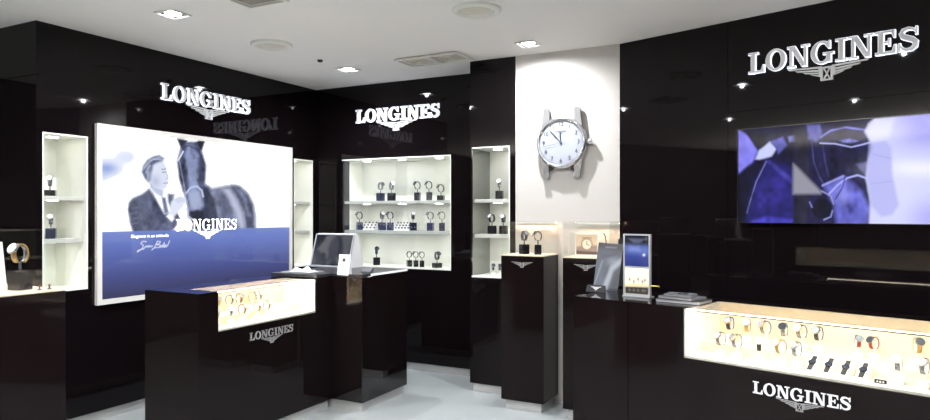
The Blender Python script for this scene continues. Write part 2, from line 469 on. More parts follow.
for x, y, lab in ((-3.50, 3.68, 'round off-white ceiling fitting between two downlights on the left'),
                  (-1.80, 3.625, 'round off-white ceiling fitting near the top middle, facing the white column')):
    t = thing('ceiling_speaker', lab, 'ceiling fitting', (x, y, ZC), 0, 'round ceiling fittings')
    obj('rim', MB().lathe([(.150, 0), (.150, -.012), (.138, -.022), (.116, -.022), (.105, -.002)], n=48), 'trim_white', t)
    obj('grille', MB().lathe([(.105, -.002), (.08, -.003), (.06, -.010), (.03, -.012), (0, -.012)], n=48), 'vent_grey', t)
def diffuser(x, y, s, lab, dark=False):
    t = thing('air_vent', lab, 'vent', (x, y, ZC), 0, 'square ceiling vents')
    fr = MB()
    for k, (a, b) in enumerate(((s/2, s/2-.02),)):
        fr.panel([-a, -b, b, a], [-a, -b, b, a], 0, .01, [(-b, b, -b, b)])
    obj('frame', fr.xform(Matrix.Rotation(-PI/2, 4, 'X')).xform(Matrix.Translation((0, 0, -.0105))), 'trim_white', t)
    obj('backing', B(-s/2+.02, s/2-.02, -s/2+.02, s/2-.02, -.0025, -.0005), 'vent_dark' if dark else 'vent_grey', t)
    for k in (() if dark else range(1, 4)):
        a = (s/2-.02)*(1-k*.24); b = a-.012
        lv = MB().panel([-a, -b, b, a], [-a, -b, b, a], 0, .006, [(-b, b, -b, b)])
        obj('louvre', lv.xform(Matrix.Rotation(-PI/2, 4, 'X')).xform(Matrix.Translation((0, 0, -.0088))), 'vent_grey', t)
diffuser(-2.815, 4.61, .28, 'square grey ceiling vent, left one of the joined pair by the alcove')
diffuser(-2.525, 4.61, .28, 'square grey ceiling vent, right one of the joined pair by the alcove')
diffuser(-2.82, 2.80, .30, 'dark square ceiling vent at the top edge of the view', True)
tag(obj('smoke_detector', MB().lathe([(.022, 0), (.022, -.012), (.012, -.018), (0, -.018)], (-3.516, 4.242, ZC)), 'recess_black'),
    'tiny dark ceiling sensor before the corner downlight', 'sensor')
# added fill-light trough behind the viewer, only there to brighten the ceiling
t = thing('added_fill_trough', 'long added fill-light trough behind the viewer, brightening the ceiling', 'light', (-1.7, -2.3, 0))
zt_ = 1.40
tr = MB().box(-3.2, 3.2, -.20, .20, zt_, zt_+.012).box(-3.2, 3.2, -.20, -.19, zt_+.012, zt_+.11).box(-3.2, 3.2, .19, .20, zt_+.012, zt_+.11)
obj('trough', tr, 'recess_black', t)
obj('lamp', B(-3.18, 3.18, -.17, .17, zt_+.014, zt_+.03), 'added_uplight', t)
for x in (-2.9, 0, 2.9): obj('leg', MB().cyl((x, 0, 0), (x, 0, zt_-.0005), .03), 'recess_black', t)

# ================================================================== SIGNS
wall_sign('raised metal lettering and winged emblem above the framed horse lightbox', (XL-.0005+.001, 3.905, 2.325), LEFT)
wall_sign('raised metal lettering and winged emblem above the wide lit back-wall case', (-3.445, YB-.0005, 2.326), 0, .925, .122)
xd = Vector((math.cos(PHI), -math.sin(PHI), 0)); nd = Vector((math.sin(PHI), math.cos(PHI), 0))
def rw(t, z, out=0): p = Vector((*RW, 0)) + xd*t - nd*out; return (p.x, p.y, z)
wall_sign('raised metal lettering and winged emblem above the blue video screen', rw(1.39, 2.328, .0005), RIGHT, .90, .128)

# ================================================================== LIGHTBOX POSTER (left wall)
t = thing('lightbox', 'large backlit lightbox of a man and a horse in a silver frame', 'lightbox', (XL+.001, 3.9025, .812), LEFT)
fw, fh, ft = .9785, 1.264, .036
fr = MB().panel([-fw, -fw+ft, fw-ft, fw], [0, ft, fh-ft, fh], -.03, -.0005, [(-fw+ft, fw-ft, ft, fh-ft)])
obj('frame', fr, 'frame_silver', t)
pw_, ph_ = 2*(fw-ft), fh-2*ft
def poster_px(gx, gz):
    return proj(np.stack([np.full_like(gx, XL+.02), 3.9025+gx, .812+ft+gz], -1))
def ink_poster(P):
    P.c[:] = lin((243, 246, 255))
    z = lambda *p: Z(115, 130, 4.2, p)
    q = lambda *p: Z(165, 130, 3.5, p)
    P.blob(106, 168, 13, 7, (140, 164, 222), 1); P.blob(125, 157, 9, 6, (196, 208, 240), .8); P.blob(96, 175, 10, 6, (140, 162, 220), .7)
    P.blob(112, 150, 26, 12, (226, 232, 250), .6); P.blob(262, 205, 22, 22, (236, 240, 252), .7); P.blob(150, 150, 20, 14, (228, 233, 248), .6)
    # horse body
    P.poly(q((140,190),(165,205),(215,195),(250,194),(285,218),(306,258),(316,300),(316,360),(180,360),(150,330)), (104, 111, 142), 2.2)
    P.poly(q((232,194),(262,198),(292,228),(308,262),(314,360),(286,360),(276,290),(262,245)), (66, 72, 96), 2.5)
    P.poly(q((200,206),(226,204),(254,246),(272,290),(280,345),(262,345),(244,290),(222,240)), (196, 202, 226), 3.0, .8)
    P.poly(q((250,205),(268,208),(290,250),(298,300),(288,300),(274,255)), (132, 140, 172), 2.5, .7)
    P.poly(q((150,200),(172,218),(190,270),(200,345),(178,345),(170,280)), (150, 158, 190), 2.5, .8)
    P.poly(q((128,180),(150,200),(172,240),(186,300),(186,360),(100,360),(80,300),(85,250)), (55, 60, 84), 2.0)
    # suit
    P.poly(z((58,305),(74,286),(112,270),(142,248),(170,290),(206,352),(236,346),(254,330),(270,372),(256,400),(210,440),(80,440),(64,390),(54,335)), (84, 90, 116), 1.6)
    P.poly(z((142,250),(160,268),(206,352),(214,392),(190,400),(160,330)), (58, 63, 86), 2.0, .8)
    P.poly(z((60,330),(90,315),(110,420),(84,436),(66,390)), (62, 67, 92), 2.5, .8)
    for i in range(5): P.line(z((66,330+i*22),(96,324+i*22)), .7, (140, 148, 178), 1.0, .35)
    P.poly(z((222,268),(248,270),(244,300),(232,330),(222,306)), (112, 118, 146), 1.6)
    # shirt, tie, neck
    P.poly(z((156,246),(204,262),(222,300),(236,340),(208,352),(184,308)), (240, 243, 255), 1.4)
    P.poly(z((196,284),(211,284),(224,346),(208,352)), (110, 117, 150), 1.2)
    P.poly(z((146,208),(166,238),(202,252),(200,282),(174,268),(148,240)), (190, 197, 224), 1.6)
    # face
    P.poly(z((152,150),(176,134),(204,128),(216,158),(224,200),(224,222),(213,246),(192,250),(162,238),(147,208)), (222, 227, 246), 1.4)
    P.blob(*Z(115,130,4.2,[(170,215)])[0], 5, 6, (176, 185, 216), .75)
    P.line(z((196,166),(214,163)), .9, (88, 96, 124), .9, .8); P.line(z((199,178),(212,176)), 1.1, (100, 108, 138), .9, .8)
    P.line(z((216,180),(224,200),(214,205)), .8, (150, 158, 188), .9, .7); P.line(z((204,224),(221,222)), .9, (120, 126, 156), .9, .8)
    P.blob(*Z(115,130,4.2,[(152,190)])[0], 1.4, 2.4, (178, 186, 212), .9)
    # hair
    P.poly(z((112,176),(118,150),(136,126),(160,112),(186,106),(206,120),(196,132),(176,138),(160,148),(156,172),(148,188),(150,208),(140,220),(126,206)), (104, 113, 146), 1.5)
    for a, b in (((122,160),(150,128)),((130,180),(146,146)),((150,128),(190,114)),((136,205),(140,176)),((160,122),(196,124))): P.line(z(a, b), 1.1, (206, 214, 238), 1.6, .7)
    for a, b in (((118,176),(132,200)),((140,150),(152,140))): P.line(z(a, b), 1.3, (60, 66, 92), 1.6, .7)
    # horse head
    P.poly(z((260,36),(280,38),(304,44),(292,84),(276,76)), (38, 42, 58), 1.2); P.poly(z((336,52),(352,44),(378,46),(364,88),(350,80)), (38, 42, 58), 1.2)
    P.poly(z((274,80),(298,50),(338,50),(364,88),(382,146),(380,200),(373,262),(377,322),(364,354),(342,372),(318,362),(303,306),(286,258),(270,206),(260,130)), (70, 77, 106), 1.5)
    P.poly(z((306,60),(330,60),(350,110),(346,170),(346,240),(354,300),(334,330),(312,306),(312,240),(302,170),(292,110)), (150, 161, 202), 2.2, .9)
    P.poly(z((318,56),(342,56),(352,90),(330,120),(316,100)), (62, 68, 94), 2.0, .6)
    P.poly(z((308,262),(358,252),(368,318),(346,344),(314,330)), (172, 182, 214), 2.5, .8)
    P.poly(z((316,346),(344,334),(376,344),(370,376),(330,380)), (36, 40, 56), 1.5)
    P.blob(*Z(115,130,4.2,[(286,152)])[0], 2.0, 2.6, (28, 32, 46), 1); P.blob(*Z(115,130,4.2,[(371,166)])[0], 2.0, 3.0, (30, 34, 48), .9)
    P.poly(z((270,190),(290,200),(300,262),(286,258)), (44, 50, 72), 2.0, .8)
    P.line(z((296,268),(318,242),(344,236),(364,254),(370,280)), 1.7, (196, 206, 240), .9); P.line(z((296,268),(298,300),(310,340)), 1.2, (150, 160, 200), .9)
    P.line(z((280,74),(268,120),(276,160),(296,268)), 1.2, (150, 160, 196), 1.0, .8); P.line(z((262,130),(272,116),(286,90)), 1.4, (226, 232, 252), .9)
    P.line(z((276,76),(310,66),(350,84),(372,140)), 1.1, (48, 54, 76), .9, .9); P.line(z((300,330),(306,362),(330,380)), 1.6, (210, 216, 240), 1.0, .8)
    # hand and sleeve
    P.poly(z((160,440),(196,404),(222,372),(262,356),(274,376),(250,410),(226,440)), (104, 110, 140), 1.5)
    P.poly(z((226,352),(236,302),(256,282),(272,274),(292,280),(300,300),(284,326),(258,352),(242,372)), (226, 231, 248), 1.4)
    for i in range(4): P.line(z((248+i*9,290-i*2),(268+i*8,306-i*3)), .7, (170, 178, 206), .9, .7)
    P.poly(z((214,362),(228,350),(250,372),(238,386)), (238, 242, 255), 1.2)
    # photographic grain and mottling in the dark coats
    n_ = P.mottle(3, ((5.0, .8), (2.2, .6), (11.0, .7)))
    dk = np.clip((.45-P.c.mean(-1))/.2, 0, 1); P.c *= (1+dk*.24*n_)[..., None].clip(.35, 2.0)
    # blue band over the lower part
    top = .812+ft+.43
    zz = (P.gz if hasattr(P, 'gz') else None)
    band_px = proj(np.array([[XL+.02, 2.96, BAND], [XL+.02, 4.85, BAND]]))
    (xa, xb), (ya, yb) = band_px
    edge = ya+(P.x-xa)*(yb-ya)/(xb-xa)
    bot = proj(np.array([[XL+.02, 2.96, .848], [XL+.02, 4.85, .848]])); (xc, xd2), (yc, yd) = bot
    be = yc+(P.x-xc)*(yd-yc)/(xd2-xc)
    tt = np.clip((P.y-edge)/(be-edge), 0, 1)
    a = np.clip((P.y-edge)/.9+.5, 0, 1)
    st = [(0, (110, 132, 202)), (.18, (92, 112, 190)), (.4, (74, 91, 166)), (.72, (52, 61, 126)), (1, (30, 31, 76))]
    col = np.zeros(P.c.shape)
    for k in range(3): col[..., k] = np.interp(tt, [s_[0] for s_ in st], [lin(s_[1])[k] for s_ in st])
    P.c = P.c*(1-a[..., None]*.97)+col*a[..., None]*.97
    lum = P.c.mean(-1); P.c *= (1+1.3*np.clip((lum-.84)/.12, 0, 1))[..., None]
    # handwritten signature
    s4 = lambda *p: Z(95, 215, 4.65, p)
    for ln in (((238,124),(222,122),(212,132),(224,140),(222,152),(204,168),(196,172),(200,164),(226,158)),
               ((226,158),(236,144),(240,150),(246,142),(250,150),(256,142),(262,148),(268,144)),
               ((290,122),(276,152),(264,162),(270,156)),((290,122),(304,124),(300,132),(284,138),(304,140),(300,150),(278,152)),
               ((304,148),(312,140),(314,148),(322,128),(320,148),(330,138),(326,146),(336,144),(340,136),(346,120))):
        P.line(s4(*ln), .75, (235, 240, 255), .6, .95)
    P.line(s4((300,150),(332,149)), .6, (220, 228, 255), .6, .8)
BAND = onX(190, 229.6, XL+.02).z
picture('poster_picture', pw_, ph_, 330, 220, 'poster_print', t, ink_poster, -.02, poster_px, .015).location = (0, 0, ft)
pts = [onX(175.8, 231, XL+.02), onX(236.5, 227.5, XL+.02)]
lx0, lx1 = pts[0].y-3.9025, pts[1].y-3.9025
lz = pts[0].z-.812; lh = (onX(176, 219.3, XL+.02).z-.812)-lz
for mb in word_meshes(lx1-lx0, lh, .0012, lx0, lz):
    obj('printed_letter', mb, 'print_white', t, (0, -.0205, 0))
obj('printed_emblem', emblem((lx1-lx0)*.44, lh*.72, .0012, (lx0+lx1)/2, lz-.004), 'print_white', t, (0, -.0205, 0))
a, b = onX(131, 236.6, XL+.02), onX(168.3, 236.0, XL+.02)
tg = text_mesh('Elegance is an attitude', .034, 'print_white', t, ((a.y+b.y)/2-3.9025, -.0208, a.z-.812), (PI/2, 0, 0))
tg.scale.x = (b.y-a.y)/max(.01, tg.dimensions.x)

# ================================================================== VIDEO SCREEN (right wall)
t = thing('video_screen', 'wall-mounted video screen showing bridled horses in blue light', 'screen', rw(1.3995, 1.388, .001), RIGHT)
obj('bezel', MB().panel([-.527, -.5205, .5205, .527], [0, .005, .590, .596], -.03, -.0005, [(-.5205, .5205, .005, .590)]), 'block_black', t)
def tv_px(gx, gz):
    p0 = np.array(rw(1.3995, 1.393, .02)); d = np.array([xd.x, xd.y, 0])
    P = p0+gx[..., None]*d; P[..., 2] += gz
    return proj(P)
def ink_tv(P):
    P.c[:] = lin((20, 18, 54))
    z = lambda *p: Z(735, 110, 3.5, p); q = lambda *p: Z(800, 110, 3.5, p)
    P.poly(z((0,60),(24,76),(52,92),(84,138),(60,188),(36,206),(0,260)), (132, 128, 236), 2.0)
    P.poly(z((36,76),(116,84),(96,118),(82,146),(50,100)), (16, 14, 34), 1.6)
    P.poly(z((0,230),(40,204),(72,176),(108,172),(206,200),(206,400),(0,400)), (28, 25, 92), 3)
    P.poly(z((0,240),(40,202),(80,176),(106,176),(84,220),(62,272),(42,344),(36,400),(0,400)), (14, 12, 36), 2.2)
    P.blob(*z((140,300))[0], 16, 18, (54, 48, 150), .9); P.blob(*z((120,280))[0], 5, 3, (26, 22, 84), .8); P.blob(*z((180,350))[0], 12, 12, (38, 34, 122), .7)
    P.poly(z((106,176),(122,176),(196,236),(206,262),(190,254)), (60, 58, 146), 1.8)
    P.line(z((110,180),(74,252),(50,330),(42,360)), 1.0, (128, 128, 190), 1.0, .8)
    P.poly(z((60,388),(110,372),(206,384),(206,400),(50,400)), (70, 66, 190), 2, .8)
    P.poly(z((72,172),(84,142),(122,112),(146,136),(128,162),(86,174)), (204, 210, 255), 1.4)
    P.poly(z((126,110),(168,94),(182,124),(152,154),(142,132)), (96, 98, 196), 1.4)
    P.poly(z((186,94),(222,86),(216,110),(190,112)), (124, 126, 210), 1.2)
    P.poly(z((204,50),(262,50),(262,220),(320,292),(320,400),(204,400)), (34, 34, 54), 2.4)
    P.poly(z((240,296),(310,296),(310,400),(240,400)), (44, 44, 66), 2.4, .6)
    # right horse
    P.poly(q((22,56),(80,60),(232,66),(250,118),(240,180),(234,280),(246,330),(240,402),(20,402),(40,200)), (29, 28, 70), 2.6)
    P.poly(q((84,130),(236,140),(240,200),(200,228),(150,226),(100,240),(80,180)), (28, 28, 62), 3, .8)
    P.poly(q((24,52),(70,52),(78,88),(58,112),(30,100)), (98, 98, 176), 1.6)
    P.line(q((40,100),(48,180),(66,230),(84,262)), 1.4, (80, 82, 140), 1, .8); P.line(q((76,96),(88,180),(100,232)), 1.6, (60, 62, 118), 1, .8)
    P.line(q((72,96),(108,72),(160,61),(230,70)), 1.9, (128, 128, 214), 1.2); P.line(q((70,116),(122,118),(180,130),(214,122),(244,114)), 1.5, (182, 184, 250), 1.0)
    P.poly(q((136,106),(176,100),(204,108),(180,116),(150,114)), (130, 132, 220), 1.2)
    P.poly(q((84,266),(150,232),(184,252),(218,290),(242,340),(244,402),(128,402),(120,330)), (104, 106, 206), 3.2)
    P.blob(*q((190,350))[0], 7, 9, (92, 94, 190), .8); P.blob(*q((150,300))[0], 7, 9, (150, 152, 238), .8); P.blob(*q((175,350))[0], 2.5, 4, (60, 60, 150), .8)
    P.poly(q((196,190),(238,180),(236,230),(214,210)), (120, 122, 176), 1.8, .7)
    P.line(q((80,264),(116,248),(152,232)), 2.4, (150, 152, 226), .9); P.line(q((100,296),(132,262),(166,238),(202,228),(236,240)), 1.8, (176, 178, 246), 1.1)
    P.line(q((124,312),(150,270),(158,232)), 1.4, (70, 72, 140), .9)
    P.poly([(821.5+10*math.cos(a_/16*2*PI), 208.5+10*math.sin(a_/16*2*PI)) for a_ in range(16)], (14, 14, 34), 1.4)
    P.line(q((76,284),(108,300),(118,330)), 1.5, (150, 152, 214), .9, .9); P.line(q((84,384),(108,374),(114,352)), 1.3, (150, 152, 214), .9, .8); P.line(q((34,322),(42,340)), 1.4, (130, 132, 196), .9, .8)
    P.poly(q((226,76),(240,48),(262,28),(700,0),(700,420),(240,420),(246,322),(230,240),(240,170),(256,132),(242,102)), (214, 216, 255), 1.8)
    P.blob(*q((400,205))[0], 32, 9, (250, 251, 255), .9); P.blob(*q((370,320))[0], 22, 30, (226, 228, 255), .7); P.blob(*q((440,60))[0], 30, 20, (150, 146, 240), .9); P.blob(*q((455,380))[0], 22, 18, (176, 172, 250), .8)
    P.poly(q((244,112),(300,108),(320,132),(324,230),(346,332),(322,368),(284,374),(250,336),(234,240)), (184, 186, 246), 2.4, .85)
    P.poly(q((262,34),(330,30),(312,96),(250,112),(236,76)), (224, 226, 255), 3, .8); P.line(q((256,154),(318,170)), .9, (160, 160, 226), 1.0, .8); P.line(q((250,258),(322,250)), .9, (166, 166, 230), 1.2, .7)
    n_ = P.mottle(9, ((4.0, .7), (9.0, .8))); dk = np.clip((.55-P.c.mean(-1))/.3, 0, 1); P.c *= (1+dk*.26*n_)[..., None].clip(.3, 2.2)
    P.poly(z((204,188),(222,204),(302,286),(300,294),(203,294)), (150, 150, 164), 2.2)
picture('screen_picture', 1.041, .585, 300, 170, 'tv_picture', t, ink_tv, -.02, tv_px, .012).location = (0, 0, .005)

# ================================================================== LIT WALL CASES
def wall_case(label, w, depth, h, loc, rz, shelves, dark_left=None, glass=False, mirror_left=False, led='led'):
    """built-in lit case: opening w x h at its local origin (bottom centre of the opening)"""
    t = thing('display_case', label, 'display case', loc, rz, 'lit display cases built into the walls')
    e = .0015; x0, x1 = -w/2+e, w/2-e; d = depth
    obj('back_panel', B(x0, x1, d-.012, d, e, h-e), 'case_white', t)
    obj('base_panel', B(x0, x1, .001, d-.0125, e, .012), 'case_white', t)
    obj('top_panel', B(x0, x1, .001, d-.0125, h-.012, h-e), 'case_white', t)
    y_l = .002
    if dark_left:
        obj('jamb', B(x0, x0+.010, .002, dark_left, .0125, h-.0125), 'black_gloss', t); y_l = dark_left+.0005
    obj('side_panel', B(x0, x0+.010, y_l, d-.0125, .0125, h-.0125), 'smoked_mirror' if mirror_left else 'case_white', t)
    obj('side_panel', B(x1-.010, x1, .002, d-.0125, .0125, h-.0125), 'case_white', t)
    yf = .03
    for zb, zt in shelves: obj('shelf', B(x0+.0105, x1-.0105, yf, d-.0125, zb, zt, bev=.002), 'shelf_white', t)
    n = max(1, round(w/.45))
    for zt in [h-.012]+[zb for zb, _ in shelves]:
        for i in range(n):
            x = -w/2+(i+.5)*w/n
            obj('lamp', MB().lathe([(.036, zt-.0005), (.036, zt-.002), (0, zt-.0022)], (x, d*.42, 0), n=16), led, t)
    if glass: obj('glass_door', B(x0+.0005, x1-.0005, .003, .009, .013, h-.013), 'case_glass', t)
    return t
SH = [(.326+.93-.93-.002, .353), (.609, .637)]
SH = [(.322, .352), (.608, .636)]                    # shelf bottoms and tops above the case floor
CA = wall_case('narrow lit wall case left of the framed lightbox, at the wall end', .309, .36, 1.05, (XL, 2.53+.1945, .93), LEFT, SH, led='led_soft')
CB = wall_case('narrow lit wall case between the lightbox and the black corner', .28, .36, 1.05, (XL, 2.53+2.545, .93), LEFT, SH, led='led_soft')
CC = wall_case('wide glazed lit case in the back wall with two shelves', 1.224, .34, 1.045, (-3.478, YB, .935), 0, SH, dark_left=.11, glass=True)
CD = wall_case('tall narrow lit case in the black alcove beside the white column', .341, .34, 1.06, (-2.2815, YP, .93), 0, SH, mirror_left=True)

# ================================================================== WATCHES AND STANDS
def make_stand(style):
    bm_, w, h = {'black': ('block_black', .058, .068), 'blue': ('block_blue', .058, .068), 'white': ('acrylic_white', .04, .03), 'low': ('block_black', .066, .04)}[style]
    t = thing('watch_stand', '', 'watch stand')
    obj('block', B(-w/2, w/2, -w*.42, w*.42, .0004, h, bev=.002), bm_, t)
    pm = 'acrylic_white' if style == 'white' else 'steel'
    obj('post', MB().cyl((0, 0, h), (0, 0, h+.030), .004, n=10), pm, t)
    obj('cuff', MB().band(.0195, .028, .002, .014, math.radians(-250), math.radians(70), (0, 0, h+.0575)), pm, t)
    t['h'] = h
    return t
def make_watch(strap, dial, case):
    t = thing('wristwatch', '', 'watch')
    a0, a1 = (math.radians(-235), math.radians(55))
    obj('strap', MB().band(.0224, .0309, .005, .019, math.radians(-148), math.radians(148)), strap, t)
    c = Matrix.Rotation(math.radians(15), 4, 'X')
    mk = lambda mb: mb.xform(Matrix.Translation((0, -.0242, .0185)) @ Matrix.Rotation(math.radians(60), 4, 'X'))
    obj('case', mk(MB().lathe([(0, 0), (.019, 0), (.0205, .003), (.0205, .007), (.018, .009)], n=24)), case, t)
    obj('dial', mk(MB().lathe([(.018, .0088), (0, .0088)], n=24)), dial, t)
    obj('crown', mk(MB().cyl((.0205, 0, .005), (.0245, 0, .005), .0022, n=8)), case, t)
    return t
S_PROTO, W_PROTO, used = {}, {}, set()
def hide_first(d, key, mk, *a):
    if key not in d: d[key] = mk(*a); return d[key]
    c = copy_tree(d[key]); return c
def display(x, y, z, where, style='black', strap='leather_black', dial='dial_white', case='steel', rz=0, sc_=1.0, grp='', look=None, watch=True):
    s = hide_first(S_PROTO, style, make_stand, style)
    s.location = (x, y, z); s.rotation_euler = (0, 0, rz); s.scale = (sc_,)*3
    sl = {'black': 'black block', 'blue': 'dark blue block', 'white': 'small white', 'low': 'low black block'}[style]
    s['label'] = f'{sl} watch stand, {where}'; s['group'] = f'watch stands in {grp}'
    if watch:
        w = hide_first(W_PROTO, (strap, dial, case), make_watch, strap, dial, case)
        w.location = (x, y, z+(s['h']+.0575)*sc_); w.rotation_euler = (0, 0, rz); w.scale = (sc_,)*3
        lk = look or {'leather_black': 'black-strapped', 'leather_brown': 'brown-strapped', 'steel': 'steel', 'gold': 'gold', 'leather_red': 'red-strapped'}[strap]
        w['label'] = f'{lk} watch on its stand, {where}'; w['group'] = f'watches in {grp}'
# wide back case: x from the photo's columns, standing on real shelf tops
zc = .935; tops = {'bottom shelf': zc+.0125, 'middle shelf': zc+.3525, 'top shelf': zc+.6365}
ORD = ['first', 'second', 'third', 'fourth', 'fifth', 'sixth', 'seventh', 'eighth', 'ninth']
rows = [('top shelf', [(380.5,'blue','steel'),(391.5,'black','steel'),(417.5,'black','steel'),(429,'black','leather_black'),(441,'low','leather_black')]),
        ('middle shelf', [(359.5,'blue','steel'),(382,'blue','steel'),(390.3,'blue','steel'),(413,'black','leather_black'),(430.5,'blue','steel'),(442,'blue','steel')]),
        ('bottom shelf', [(376.5,'black','leather_black'),(409.3,'black','steel'),(415.8,'black','steel'),(422,'black','leather_black'),(437,'low','leather_black')])]
for nm, lst in rows:
    for i, (px, st, strap) in enumerate(lst):
        y = YB+.105; p = onY(px, 200, y)
        tight = nm == 'bottom shelf' and i in (1, 2, 3)
        display(p.x, y, tops[nm], f'{ORD[i]} from left, {nm} of wide back case', st, strap, 'dial_white' if i % 2 else 'dial_dark',
                'steel', random.choice((-1, 1))*random.uniform(.7, 1.35), .9 if tight else 1.12, 'the wide back case')
# racks of small studs on the middle shelf
for (pa, pb, nc, lab) in ((363.5, 374.5, 4, 'clear stepped rack of dark studs left of the paired blue stands'), (396, 408.5, 5, 'clear stepped rack of dark studs right of the paired blue stands')):
    y = YB+.12; a = onY(pa, 225, y).x; b = onY(pb, 225, y).x; cx_ = (a+b)/2; w_ = (b-a)
    t = thing('stud_rack', lab, 'rack', (cx_, y, tops['middle shelf']), 0, 'stud racks on the middle shelf')
    obj('riser', MB().box(-w_/2-.012, w_/2+.012, -.015, .05, .0004, .018).box(-w_/2-.012, w_/2+.012, .006, .05, .018, .042).box(-w_/2-.012, w_/2+.012, .027, .05, .042, .066), 'acrylic_white', t)
    for r in range(3):
        for k in range(nc):
            x = -w_/2+w_*k/(nc-1); yy = -.005+r*.021; zz = .018+.024*r
            obj('stud', MB().lathe([(.007, zz), (.0085, zz+.006), (.0075, zz+.014), (0, zz+.016)], (x, yy, 0), n=10), 'block_blue', t)
# alcove case
zc = .93
y = YP+.10
for px, sh, st, lab, strap in ((499.5, .6365, 'black', 'alone on top shelf of alcove case', 'steel'),
                        (492, .3525, 'black', 'left of two on middle shelf of alcove case', 'leather_black'),
                        (503.5, .3525, 'black', 'right of two on middle shelf of alcove case', 'leather_black')):
    display(onY(px, 200, y).x, y, zc+sh, lab, st, strap, 'dial_white', 'steel', random.uniform(-.5, .5), 1.0, 'the alcove case')
for px, lab in ((493, 'left of two at bottom of alcove case'), (499.5, 'right of two at bottom of alcove case')):
    display(onY(px, 270, y-.02).x, y-.02, zc+.0125, lab, 'white', 'leather_black', 'dial_dark', 'steel', .6, .8, 'the alcove case')
# narrow cases in the left wall
zc = .93
x = XL-.10
for px, sh, lab, st, strap in ((50, .6365, 'on the top shelf of the end-wall case', 'low', 'steel'), (51, .3525, 'on the middle shelf of the end-wall case', 'blue', 'steel')):
    display(x, onX(px, 190, x).y, zc+sh, lab, st, strap, 'dial_white', 'steel', PI/2-.7, 1.0, 'the end-wall case')

# ================================================================== GLASS-TOPPED PEDESTALS
def pedestal(label, w, d, loc, rz, emb=True):
    """front face at local y=0 (towards -y), centred on x"""
    t = thing('display_pedestal', label, 'pedestal', loc, rz, 'glass-topped black pedestals')
    h = 1.14
    obj('cabinet', B(-w/2, w/2, 0, d, .07, h-.004, bev=.0025), 'black_counter', t)
    obj('plinth', B(-w/2+.028, w/2-.028, .028, d-.028, 0, .0695), 'brushed_steel', t)
    obj('deck', B(-w/2+.004, w/2-.004, .004, d-.004, h-.0035, h+.003), 'case_peach', t)
    g = .005; z0, z1 = h+.0035, 1.385
    obj('glass_pane', B(-w/2, w/2, 0, g, z0, z1), 'glass', t); obj('glass_pane', B(-w/2, w/2, d-g, d, z0, z1), 'glass', t)
    obj('glass_pane', B(-w/2, -w/2+g, g+.0003, d-g-.0003, z0, z1), 'glass', t); obj('glass_pane', B(w/2-g, w/2, g+.0003, d-g-.0003, z0, z1), 'glass', t)
    obj('glass_top', B(-w/2, w/2, 0, d, z1+.0003, z1+.006), 'glass', t)
    obj('light_bar', B(-w/2+.012, w/2-.012, d-.020, d-.010, z1-.006, z1-.004), 'led_warm', t)
    obj('bar_housing', MB().box(-w/2+.010, w/2-.010, d-.0225, d-.0205, z1-.014, z1-.001).box(-w/2+.010, w/2-.010, d-.0095, d-.0075, z1-.014, z1-.001).box(-w/2+.010, w/2-.010, d-.0205, d-.0095, z1-.0035, z1-.001), 'frame_silver', t)
    if emb: obj('emblem', emblem(.17, .042, .004, 0, h-.045), ['letter_dim', 'letter_dim'], t, (0, -.0003, 0))
    return t
pedestal('glass-topped black pedestal standing left, before the white column', .336, .316, (-1.876, 4.53, 0), 0)
pedestal('glass-topped black pedestal half hidden behind the long right counter', .336, .316, (-1.385, 4.50, 0), 0)
pedestal('glass-topped black pedestal cut by the left edge of the view', .336, .50, (-2.69, 1.494, 0), LEFT, False)
y = 4.67
display(onY(524.2, 250, y).x, y, 1.1435, 'left of two in the column-side glass pedestal', 'black', 'leather_black', 'dial_grey', 'steel', 1.0, 1.08, 'the glass pedestals')
display(onY(538, 250, y).x, y, 1.1435, 'right of two in the column-side glass pedestal', 'black', 'leather_black', 'dial_grey', 'steel', -1.2, 1.08, 'the glass pedestals')
# framed card and slim prop in the second pedestal
t = thing('picture_card', 'small framed watch picture in the pedestal behind the long counter', 'card', (-1.44, 4.70, 1.1435), .1)
obj('card_frame', MB().panel([-.085, -.078, .078, .085], [0, .007, .153, .16], 0, .012, [(-.078, .078, .007, .153)]), 'acrylic_white', t)
def ink_card(P):
    P.c[:] = lin((226, 200, 172))
    P.poly([(0,60),(100,52),(100,100),(0,100)], (150, 132, 128), 6); P.poly([(0,80),(100,86),(100,100),(0,100)], (70, 50, 48), 5)
    P.poly([(50+27*math.cos(k/20*2*PI), 48+30*math.sin(k/20*2*PI)) for k in range(20)], (120, 104, 104), 4)
    P.poly([(50+22*math.cos(k/20*2*PI), 48+25*math.sin(k/20*2*PI)) for k in range(20)], (244, 226, 206), 4); P.line([(50,48),(50,32)], 3, (80, 60, 60), 2); P.line([(50,48),(60,54)], 3, (80, 60, 60), 2)
    P.poly([(28,12),(72,12),(72,20),(28,20)], (150, 120, 110), 4, .7)
picture('card_picture', .155, .145, 50, 48, 'paper_print', t, ink_card, .004, None, .006).location = (0, 0, .0075)
t = thing('watch_prop', 'slim upright steel watch prop right of the framed picture card', 'watch stand', (-1.275, 4.62, 1.1435))
obj('base', MB().lathe([(0, 0), (.022, 0), (.022, .006), (0, .008)]), 'steel', t)
obj('post', MB().tube([(0, 0, .007), (0, 0, .11), (-.004, -.01, .15), (-.016, -.014, .17)], .004), 'steel', t)
